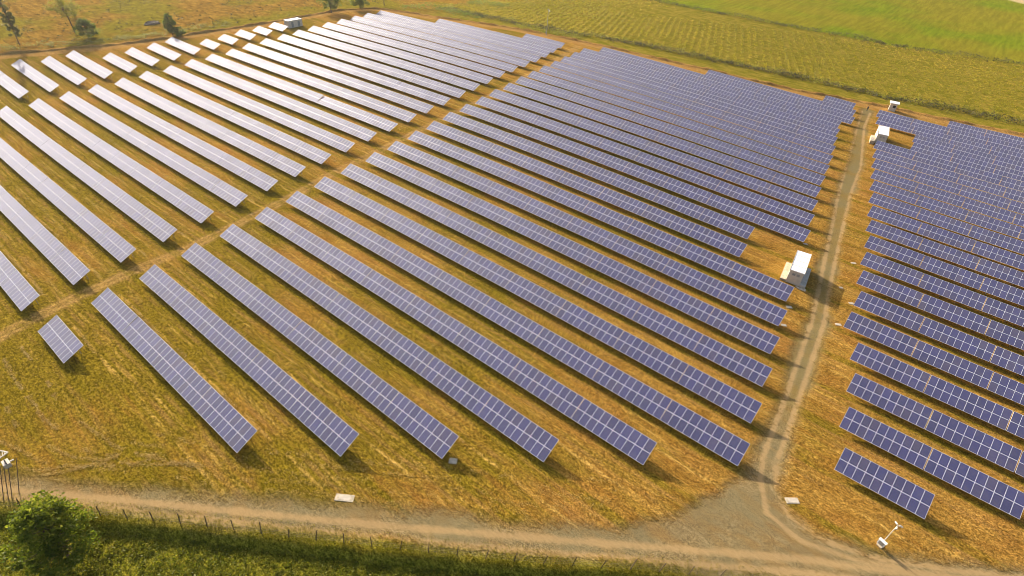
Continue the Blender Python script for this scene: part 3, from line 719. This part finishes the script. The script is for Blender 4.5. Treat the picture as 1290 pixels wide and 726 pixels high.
def tree(name, label, cat, x, y, h, rad, mat, nleaf=2500, leaf=0.4, trunk_h=0.28, shape=1.0, clumps=26, group=None, r0=None, lean=(0, 0), seed=0, bare=0.0):
    rg = np.random.default_rng(seed + 100); z = gz(x, y); t = empty(name, (x, y, z)); tag(t, label, cat, group)
    b = MB(); r0 = r0 or 0.028 * h; th = trunk_h * h; top = Vector((lean[0] * 0.6, lean[1] * 0.6, h * 0.62))
    k1 = Vector((lean[0] * 0.25, lean[1] * 0.25, th))
    b.tube((0, 0, -0.3), k1, r0, r0 * 0.75, 8); b.tube(k1, top, r0 * 0.75, r0 * 0.25, 8)
    cen = []
    for i in range(clumps):
        u = rg.random(); a = rg.random() * 2 * pi; hz = th + (h - th) * (0.08 + 0.87 * u)
        prof = math.sin(pi * min(1, max(0.05, (0.12 + 0.88 * u) ** shape))) ** 0.6
        rr = rad * prof * math.sqrt(rg.random()) * 0.95
        c = Vector((cos(a) * rr + lean[0] * u, sin(a) * rr + lean[1] * u, hz)); cen.append((c, rad * rg.uniform(0.13, 0.40)))
        s = k1.lerp(top, min(1, max(0, (hz - th) / (h * 0.62 - th + 1e-3) * 0.7))); b.tube(s, s.lerp(c, 0.9), r0 * 0.28, r0 * 0.08, 5)
    b.build('trunk', M_BARK, t)
    per = max(1, nleaf // clumps); P = []; T = []
    for c, r in cen:
        v = rg.normal(size=(per, 3)); v /= np.linalg.norm(v, axis=1)[:, None]; v *= (rg.random((per, 1)) ** 0.45) * r * np.array([1, 1, 0.8])
        P.append(v + np.array(c)); T.append(np.clip(rg.random(per) * 0.75 + rg.uniform(-0.1, 0.3), 0, 1))
    leaf_obj('crown', np.vstack(P), rg.uniform(0.6, 1.3, per * clumps) * leaf, mat, t, np.concatenate(T))
    return t
tree('bushy_tree', 'big leafy green tree at lower left behind the wire fence', 'tree', -52.6, -10.1, 9.4, 3.7, M_LEAF, 11000, 0.36, 0.10, 0.75, 90, seed=3, r0=0.2)
tree('poplar_tree', 'slim grey-green tree at the far left frame corner', 'tree', -265.7, 48.2, 19, 1.8, M_LEAFG, 7000, 0.5, 0.08, 0.7, 90, seed=4, r0=0.18)
tree('sparse_tree', 'sparse yellow-green tree with a thin leaning trunk', 'tree', -270.9, 67.6, 11.5, 5.2, M_LEAFY, 2600, 0.45, 0.55, 0.9, 40, lean=(-2.5, -1), seed=5, r0=0.2)
tree('round_tree', 'low round dark green tree right of the sparse tree', 'tree', -262.2, 68.9, 6.2, 4.2, M_LEAFD, 5200, 0.45, 0.08, 0.8, 60, seed=6)
tree('dark_tree', 'dark green tree on the bank behind the two-table rows', 'tree', -247.2, 92.9, 7.8, 2.6, M_LEAFD, 5200, 0.45, 0.12, 0.75, 60, seed=7)
tree('small_bush', 'small green bush at the foot of the dark tree', 'bush', -243.9, 94.2, 3.8, 2.2, M_LEAFD, 2000, 0.4, 0.05, 0.8, 26, seed=8)
tree('round_tree', 'round green tree at the top frame edge, leftmost of three by the bank', 'tree', -239.8, 161.2, 9.5, 5.2, M_LEAFD, 6000, 0.5, 0.20, 0.8, 64, 'trees by the far bank corner', seed=9)
tree('round_tree', 'round green tree by the bank corner, second from left of the top trees', 'tree', -238.3, 176.5, 9.5, 5.6, M_LEAFD, 6000, 0.5, 0.18, 0.8, 64, 'trees by the far bank corner', seed=10)
tree('sparse_tree', 'thin sparse tree right of the round trees at the top edge', 'tree', -240, 192.5, 8.5, 4.2, M_LEAFG, 900, 0.45, 0.35, 0.8, 18, 'trees by the far bank corner', seed=12)
tree('small_bush', 'small dark bush in the dry field near the top left', 'bush', -294, 75, 4.5, 2.6, M_LEAFG, 900, 0.45, 0.05, 0.8, 14, seed=13)

def along(P, s):
    seg = np.hypot(*np.diff(P, axis=0).T); L = np.concatenate([[0], np.cumsum(seg)])
    i = np.clip(np.searchsorted(L, s) - 1, 0, len(seg) - 1); d = np.diff(P, axis=0)[i] / seg[i][:, None]
    return np.interp(s, L, P[:, 0]), np.interp(s, L, P[:, 1]), d, L[-1]
# weeds over the green bank, lower left
def weeds():
    n = 9000; s = RNG.uniform(62, 165, n); off = 1.2 + 16 * RNG.random(n) ** 1.1
    x, y, d, _ = along(FENCE, s); X = x + d[:, 1] * off; Y = y - d[:, 0] * off
    big = wob(X, Y, 0.5, 3.0); hgt = np.clip(0.28 + 0.34 * big + 0.22 * RNG.random(n), 0.10, 0.9) * smooth(1.0, 4.0, off)
    hgt = np.maximum(hgt, 0.16); zb = ground_z(X, Y)
    per = 13; Cc = np.repeat(np.stack([X, Y, zb], 1), per, 0); hh = np.repeat(hgt, per)
    r = RNG.normal(size=(n * per, 2)) * (0.12 + 0.28 * hh)[:, None]
    Cc[:, :2] += r; Cc[:, 2] += hh * RNG.random(n * per) ** 0.6
    tint = np.clip(np.repeat(0.35 + 0.4 * wob(X, Y, 0.33, 6.0) + 0.15 * RNG.normal(size=n), per) + 0.2 * RNG.normal(size=n * per), 0, 1)
    tag(leaf_obj('weed_cover', Cc, RNG.uniform(0.12, 0.30, n * per), M_WEED, None, tint, 0.6, 0.3), 'dense green weeds covering the low bank at lower left', 'weeds', kind='stuff')
weeds()
def lip_grass():
    n = 26000; s = RNG.uniform(60, 165, n); off = RNG.normal(-0.35, 0.65, n); k = wob(s, s * 0, 0.5, 2.0)
    off = np.clip(off + 0.3 * k, -1.7, 1.6); x, y, d, _ = along(FENCE, s); X = x + d[:, 1] * off; Y = y - d[:, 0] * off
    keep = RNG.random(n) < np.clip(0.6 + 0.6 * k, 0.15, 1); X, Y, s_, k_ = X[keep], Y[keep], s[keep], k[keep]
    C = np.stack([X, Y, ground_z(X, Y)], 1)
    tag(blade_obj('bank_grass', C, RNG.uniform(0.06, 0.26, len(X)), 0.09, M_GRASS, 0.9), 'yellow-green grass along the foot of the wire fence', 'grass', kind='stuff')
lip_grass()
# mown straw lines between rows and dry grass tufts
def straw():
    P = []
    def line(pts, dens=14, wid=0.22, br=0.5):
        pts = np.asarray(pts, float); seg = np.hypot(*np.diff(pts, axis=0).T); Lt = seg.sum(); n = int(Lt * dens); s = RNG.uniform(0, Lt, n)
        ph = RNG.uniform(0, 100); on = (np.sin(s * 0.5 + ph) + np.sin(s * 0.17 + 2 * ph) + 0.8 * np.sin(s * 1.7 + ph)) > (br - 1) * 1.2
        x, y, d, _ = along(pts, s[on]); o = RNG.normal(size=on.sum()) * wid + 0.18 * np.sin(s[on] * 0.35 + ph)
        P.append(np.stack([x + d[:, 1] * o, y - d[:, 0] * o], 1))
    for r in range(0, 16):
        y = r * PITCH
        for (xa, xb) in ((AR[r] - 60 if r < 25 else 0, AR[r]), (BL.get(r, -92), BR.get(r, -82))):
            line([(xa, y + 3.9), (xb, y + 3.9)], 34, 0.15, 0.55); line([(xa, y + 5.6), (xb, y + 5.6)], 18, 0.25, 0.8)
        if r >= 7: line([(CL[r], y - 1.9), (CL[r] + 24, y - 1.9)], 7, 0.25, 0.9)
    for k in range(7):      # headland arcs at lower left
        o = k * 2.6
        line([(-92 + o * 0.2, -2.5 - o), (-75, -3.0 - o * 0.95), (-63 - o * 0.3, -1.5 - o * 0.7), (-55 - o * 0.5, 2.5 - o * 0.5), (-50 - o * 0.6, 5.5 - o * 0.3)], 60, 0.16, 0.8)
    for k in range(5):      # curved swaths at the row ends above the gravel road
        o = 1.2 + k * 1.5
        line([(-62, -5.2 + o), (-48, 3.0 + o), (-36, 11.2 + o), (-24, 19.6 + o), (-12, 28.5 + o)], 34, 0.25, 0.8)
    line(CORR + np.array([0.8, 0]), 16, 0.2, 0.8); line(CORR - np.array([0.8, 0]), 16, 0.2, 0.8)
    # loose patches
    n = 9000; x = RNG.uniform(-75, 22, n); y = RNG.uniform(-14, 75, n); kk = wob(x, y, 0.28, 8.0) + 0.5 * wob(x, y, 0.9, 3.0)
    m = (kk > 0.35); P.append(np.stack([x[m], y[m]], 1))
    Q = np.vstack(P); m = (road_sdf(Q[:, 0], Q[:, 1]) < -0.3); d, s, _ = poly_dist(Q[:, 0], Q[:, 1], FENCE); m &= (d * s < -1.5)
    Q = Q[m]; C = np.stack([Q[:, 0], Q[:, 1], ground_z(Q[:, 0], Q[:, 1]) + 0.03 + 0.05 * RNG.random(len(Q))], 1)
    tag(leaf_obj('mown_straw', C, RNG.uniform(0.08, 0.30, len(C)), M_STRAW, None, None, 0.22, 0.85), 'pale mown straw lying in lines between the panel rows', 'straw', kind='stuff')
    n = 150000; x = RNG.uniform(-125, 30, n); y = -20 + 140 * RNG.random(n) ** 1.25; m = (road_sdf(x, y) < -0.2)
    d, s, _ = poly_dist(x, y, FENCE); m &= (d * s < -1.0); k = wob(x, y, 0.35, 5.0) + 0.6 * wob(x, y, 1.4, 2.0) + 0.5 * RNG.normal(size=n); m &= k > -0.1
    x, y = x[m], y[m]; C = np.stack([x, y, ground_z(x, y) - 0.01], 1)
    tag(blade_obj('dry_grass', C, RNG.uniform(0.06, 0.20, len(C)), 0.11, M_DRY, 0.95), 'short dry golden grass between and in front of the panel rows', 'grass', kind='stuff')
straw()
# scrub strips beside the fields
def scrub(name, P, wid, hmax, label, dens=2.0, seed=0, mat=M_SCRUB, shift=0.0):
    _, _, _, Lt = along(P, np.array([0.0])); n = int(Lt * dens); s = RNG.uniform(0, Lt, n); x, y, d, _ = along(P, s)
    o = RNG.normal(size=n) * wid + shift; X = x + d[:, 1] * o; Y = y - d[:, 0] * o
    k = wob(s, s * 0, 0.13, seed) + 0.5 * wob(s, s * 0, 0.5, seed + 2); hh = hmax * np.clip(0.45 + 0.45 * k + 0.2 * RNG.random(n), 0.08, 1.1)
    per = 9; Cc = np.repeat(np.stack([X, Y, ground_z(X, Y)], 1), per, 0); hr = np.repeat(hh, per)
    Cc[:, :2] += RNG.normal(size=(n * per, 2)) * (0.25 + 0.45 * hr)[:, None]; Cc[:, 2] += hr * RNG.random(n * per) ** 0.7
    tint = np.clip(np.repeat(0.5 + 0.4 * wob(s, s * 0, 0.21, seed + 5), per) + 0.25 * RNG.normal(size=n * per), 0, 1)
    tag(leaf_obj(name, Cc, RNG.uniform(0.25, 0.65, n * per), mat, None, tint, 0.6), label, 'scrub', kind='stuff')
scrub('scrub_strip', HEDGE, 1.5, 1.9, 'dark scrub strip between the far earth bank and the yellow crop field', 4.0, 1)
scrub('scrub_strip', HEDGE, 2.5, 0.9, 'low green growth along the near edge of the yellow crop field', 4.0, 3, M_LEAFY, -2.5)
scrub('hedge_strip', HEDGE2, 1.3, 2.3, 'dark hedge line between the yellow crop field and the bright green field', 3.0, 2)
scrub('scrub_strip', np.array([(-264, 25), (-258, 52), (-253, 70), (-248.5, 90), (-247, 118)], float), 1.8, 1.4, 'grey scrub along the outside of the far left bank', 3.0, 4, M_LEAFG, -3.0)
scrub('scrub_strip', np.array([(-232, 196), (-222, 204), (-205, 208), (-190, 209)], float), 3.2, 2.6, 'green shrubs in the field corner beyond the far bank', 5.0, 6, M_LEAFD)
scrub('scrub_strip', np.array([(-228, 238), (-215, 243), (-205, 246)], float), 3.0, 3.5, 'dark thicket at the top edge beyond the yellow field', 6.0, 7, M_LEAFD)
scrub('scrub_strip', np.array([(-166, 207), (-150, 208), (-136, 213)], float), 2.2, 1.6, 'bright green growth by the thin mast on the far bank', 5.0, 8, M_LEAFY)
# crop rows
def crop():
    v = np.array([0.36, -0.933]); u = np.array([0.933, 0.36]); P = []
    for a in np.arange(-360, 170, 3.0):
        n = 190; b = np.arange(n) * 0.8 + RNG.normal(size=n) * 0.25
        o = np.array([0, 345.0]) + u * a; q = o + v * b[:, None] + RNG.normal(size=(n, 2)) * 0.25; P.append(q)
    Q = np.vstack(P); Q = Q[(Q[:, 0] > -228) & (Q[:, 0] < 70)]
    n2 = 7000; R2 = np.stack([RNG.uniform(-225, -140, n2), RNG.uniform(205, 335, n2)], 1)
    Q = np.vstack([Q, R2[RNG.random(n2) < smooth(-140, -190, R2[:, 0])]])
    _, s1, _ = poly_dist(Q[:, 0], Q[:, 1], HEDGE); d1, _, _ = poly_dist(Q[:, 0], Q[:, 1], HEDGE); d2, s2, _ = poly_dist(Q[:, 0], Q[:, 1], HEDGE2)
    m = (s1 < 0) & (s2 > 0) & (d1 > 2.2) & (d2 > 1.5); m &= RNG.random(len(Q)) < (0.72 + 0.35 * wob(Q[:, 0], Q[:, 1], 0.08, 2)); Q = Q[m]
    n = len(Q); per = 6; h = 0.45 + 0.35 * RNG.random(n)
    Cc = np.repeat(np.stack([Q[:, 0], Q[:, 1], ground_z(Q[:, 0], Q[:, 1])], 1), per, 0)
    Cc[:, :2] += RNG.normal(size=(n * per, 2)) * 0.33; Cc[:, 2] += np.repeat(h, per) * (0.2 + 0.8 * RNG.random(n * per))
    tint = np.clip(np.repeat(0.45 + 0.3 * wob(Q[:, 0], Q[:, 1], 0.05, 1.0) + 0.22 * RNG.normal(size=n), per) + 0.12 * RNG.normal(size=n * per), 0, 1)
    tag(leaf_obj('crop_rows', Cc, RNG.uniform(0.30, 0.62, n * per), M_VINE, None, tint, 0.7, 0.2), 'yellow-green crop plants in lines filling the field beyond the bank', 'crop', kind='stuff')
crop()
def pasture_tufts():
    n = 6000; x = RNG.uniform(-420, -246, n); y = RNG.uniform(20, 290, n); d, s, _ = poly_dist(x, y, BANK)
    m = (s < 0) & (d > 4) & (x + 0.1 * (y - 200) < -222) & (wob(x, y, 0.10, 3) + 0.8 * RNG.normal(size=n) > 0.5); x, y = x[m], y[m]; n = len(x)
    h = RNG.uniform(0.25, 1.0, n) ** 1.3 * 1.3; per = 9; Cc = np.repeat(np.stack([x, y, ground_z(x, y)], 1), per, 0); hr = np.repeat(h, per)
    Cc[:, :2] += RNG.normal(size=(n * per, 2)) * (hr * 0.55)[:, None]; Cc[:, 2] += hr * RNG.random(n * per)
    tag(leaf_obj('shrub_tufts', Cc, RNG.uniform(0.3, 0.7, n * per), M_TUFT, None, np.clip(np.repeat(RNG.random(n), per) + 0.2*RNG.normal(size=n*per), 0, 1)), 'scattered low tufts in the dry field at upper left', 'shrubs', kind='stuff')
pasture_tufts()
# dark heap in the dry field
def heap():
    x, y = -268.1, 94.6; n = 14; V = []; F = []
    rg = np.random.default_rng(5)
    for j in range(5):
        f = j / 4; r = cos(f * pi / 2) ; 
        for i in range(n): a = 2*pi*i/n; k = 1 + 0.18*rg.normal(); V.append((cos(a)*2.2*r*k, sin(a)*3.4*r*k, -0.2 + 1.2*sin(f*pi/2)*(1 + 0.12*rg.normal())))
    for j in range(4):
        for i in range(n): F.append((j*n+i, j*n+(i+1)%n, (j+1)*n+(i+1)%n, (j+1)*n+i))
    me = np_mesh('soil_heap', V, F, [simple('dark_soil', (0.19, 0.14, 0.10), 0.95, 0, 0.35, 2, 0.6)])
    o = mesh_obj('soil_heap', me); o.location = (x, y, gz(x, y)); tag(o, 'dark low heap in the dry field beside the dark tree', 'heap')
heap()

# ------------------------------------------------------------------ person by the far end of the track
def person():
    x, y = -22.8, 216.4
    J = {'pelvis': (0, 0, 0.95), 'waist': (0, 0, 1.12), 'chest': (0, 0.01, 1.36), 'neck': (0, 0, 1.50), 'head': (0, -0.02, 1.62), 'crown': (0, -0.01, 1.74),
         'hipL': (-0.10, 0, 0.90), 'kneeL': (-0.12, -0.05, 0.50), 'ankL': (-0.12, 0.02, 0.09), 'toeL': (-0.13, -0.14, 0.04),
         'hipR': (0.10, 0, 0.90), 'kneeR': (0.12, -0.02, 0.50), 'ankR': (0.14, 0.06, 0.09), 'toeR': (0.16, -0.10, 0.04),
         'shL': (-0.19, 0, 1.42), 'elL': (-0.25, 0.03, 1.13), 'wrL': (-0.24, -0.08, 0.88), 'haL': (-0.23, -0.11, 0.78),
         'shR': (0.19, 0, 1.42), 'elR': (0.26, 0.03, 1.13), 'wrR': (0.25, -0.07, 0.88), 'haR': (0.24, -0.10, 0.78)}
    R = {'pelvis': .15, 'waist': .13, 'chest': .15, 'neck': .06, 'head': .095, 'crown': .08, 'hip': .095, 'knee': .06, 'ank': .045, 'toe': .04, 'sh': .065, 'el': .045, 'wr': .035, 'ha': .035}
    E = [('pelvis', 'waist'), ('waist', 'chest'), ('chest', 'neck'), ('neck', 'head'), ('head', 'crown')]
    for s in 'LR': E += [('pelvis', 'hip'+s), ('hip'+s, 'knee'+s), ('knee'+s, 'ank'+s), ('ank'+s, 'toe'+s), ('chest', 'sh'+s), ('sh'+s, 'el'+s), ('el'+s, 'wr'+s), ('wr'+s, 'ha'+s)]
    K = list(J); me = bpy.data.meshes.new('person'); me.from_pydata([J[k] for k in K], [(K.index(a), K.index(b)) for a, b in E], [])
    o = mesh_obj('person', me); md = o.modifiers.new('skin', 'SKIN')
    for k, sv in zip(K, me.skin_vertices[0].data):
        r = R[k] if k in R else R[k[:-1]]; sv.radius = (r, r); sv.use_root = (k == 'pelvis')
    sb = o.modifiers.new('sub', 'SUBSURF'); sb.levels = 2; sb.render_levels = 2
    m = NT('person_clothing_and_skin'); sp = m.new('ShaderNodeSeparateXYZ'); m.link(m.coord(), sp.inputs[0]); z = sp.outputs[2]
    c = m.mix(m.ss(z, 0.93, 0.95), (0.025, 0.027, 0.035), (0.035, 0.032, 0.03)); c = m.mix(m.ss(z, 1.49, 1.51), c, (0.33, 0.19, 0.12)); c = m.mix(m.ss(z, 1.66, 1.68), c, (0.02, 0.015, 0.01))
    m.col(c); m.rough(0.8); me.materials.append(m.m)
    o.location = (x, y, gz(x, y)); o.rotation_euler = (0, 0, 0.6)
    tag(o, 'person in dark clothes standing at the far end of the track', 'person')
person()


# ------------------------------------------------------------------ thin warm volume added to imitate the lens-flare veil at upper left
def flare_veil():
    b = MB(); b.box(-900, 400, -300, 1100, -40, 64)
    m = bpy.data.materials.new('veil_volume'); m.use_nodes = True; t = m.node_tree; t.nodes.remove(t.nodes['Principled BSDF'])
    v = t.nodes.new('ShaderNodeVolumePrincipled'); v.inputs['Color'].default_value = (1, 0.97, 0.93, 1)
    v.inputs['Density'].default_value = 0.00007; v.inputs['Anisotropy'].default_value = 0.5
    t.links.new(v.outputs[0], t.nodes['Material Output'].inputs['Volume'])
    tag(b.build('flare_veil', m), 'thin warm veil added over the plain to stand for lens flare', 'flare_veil', kind='stuff')
flare_veil()
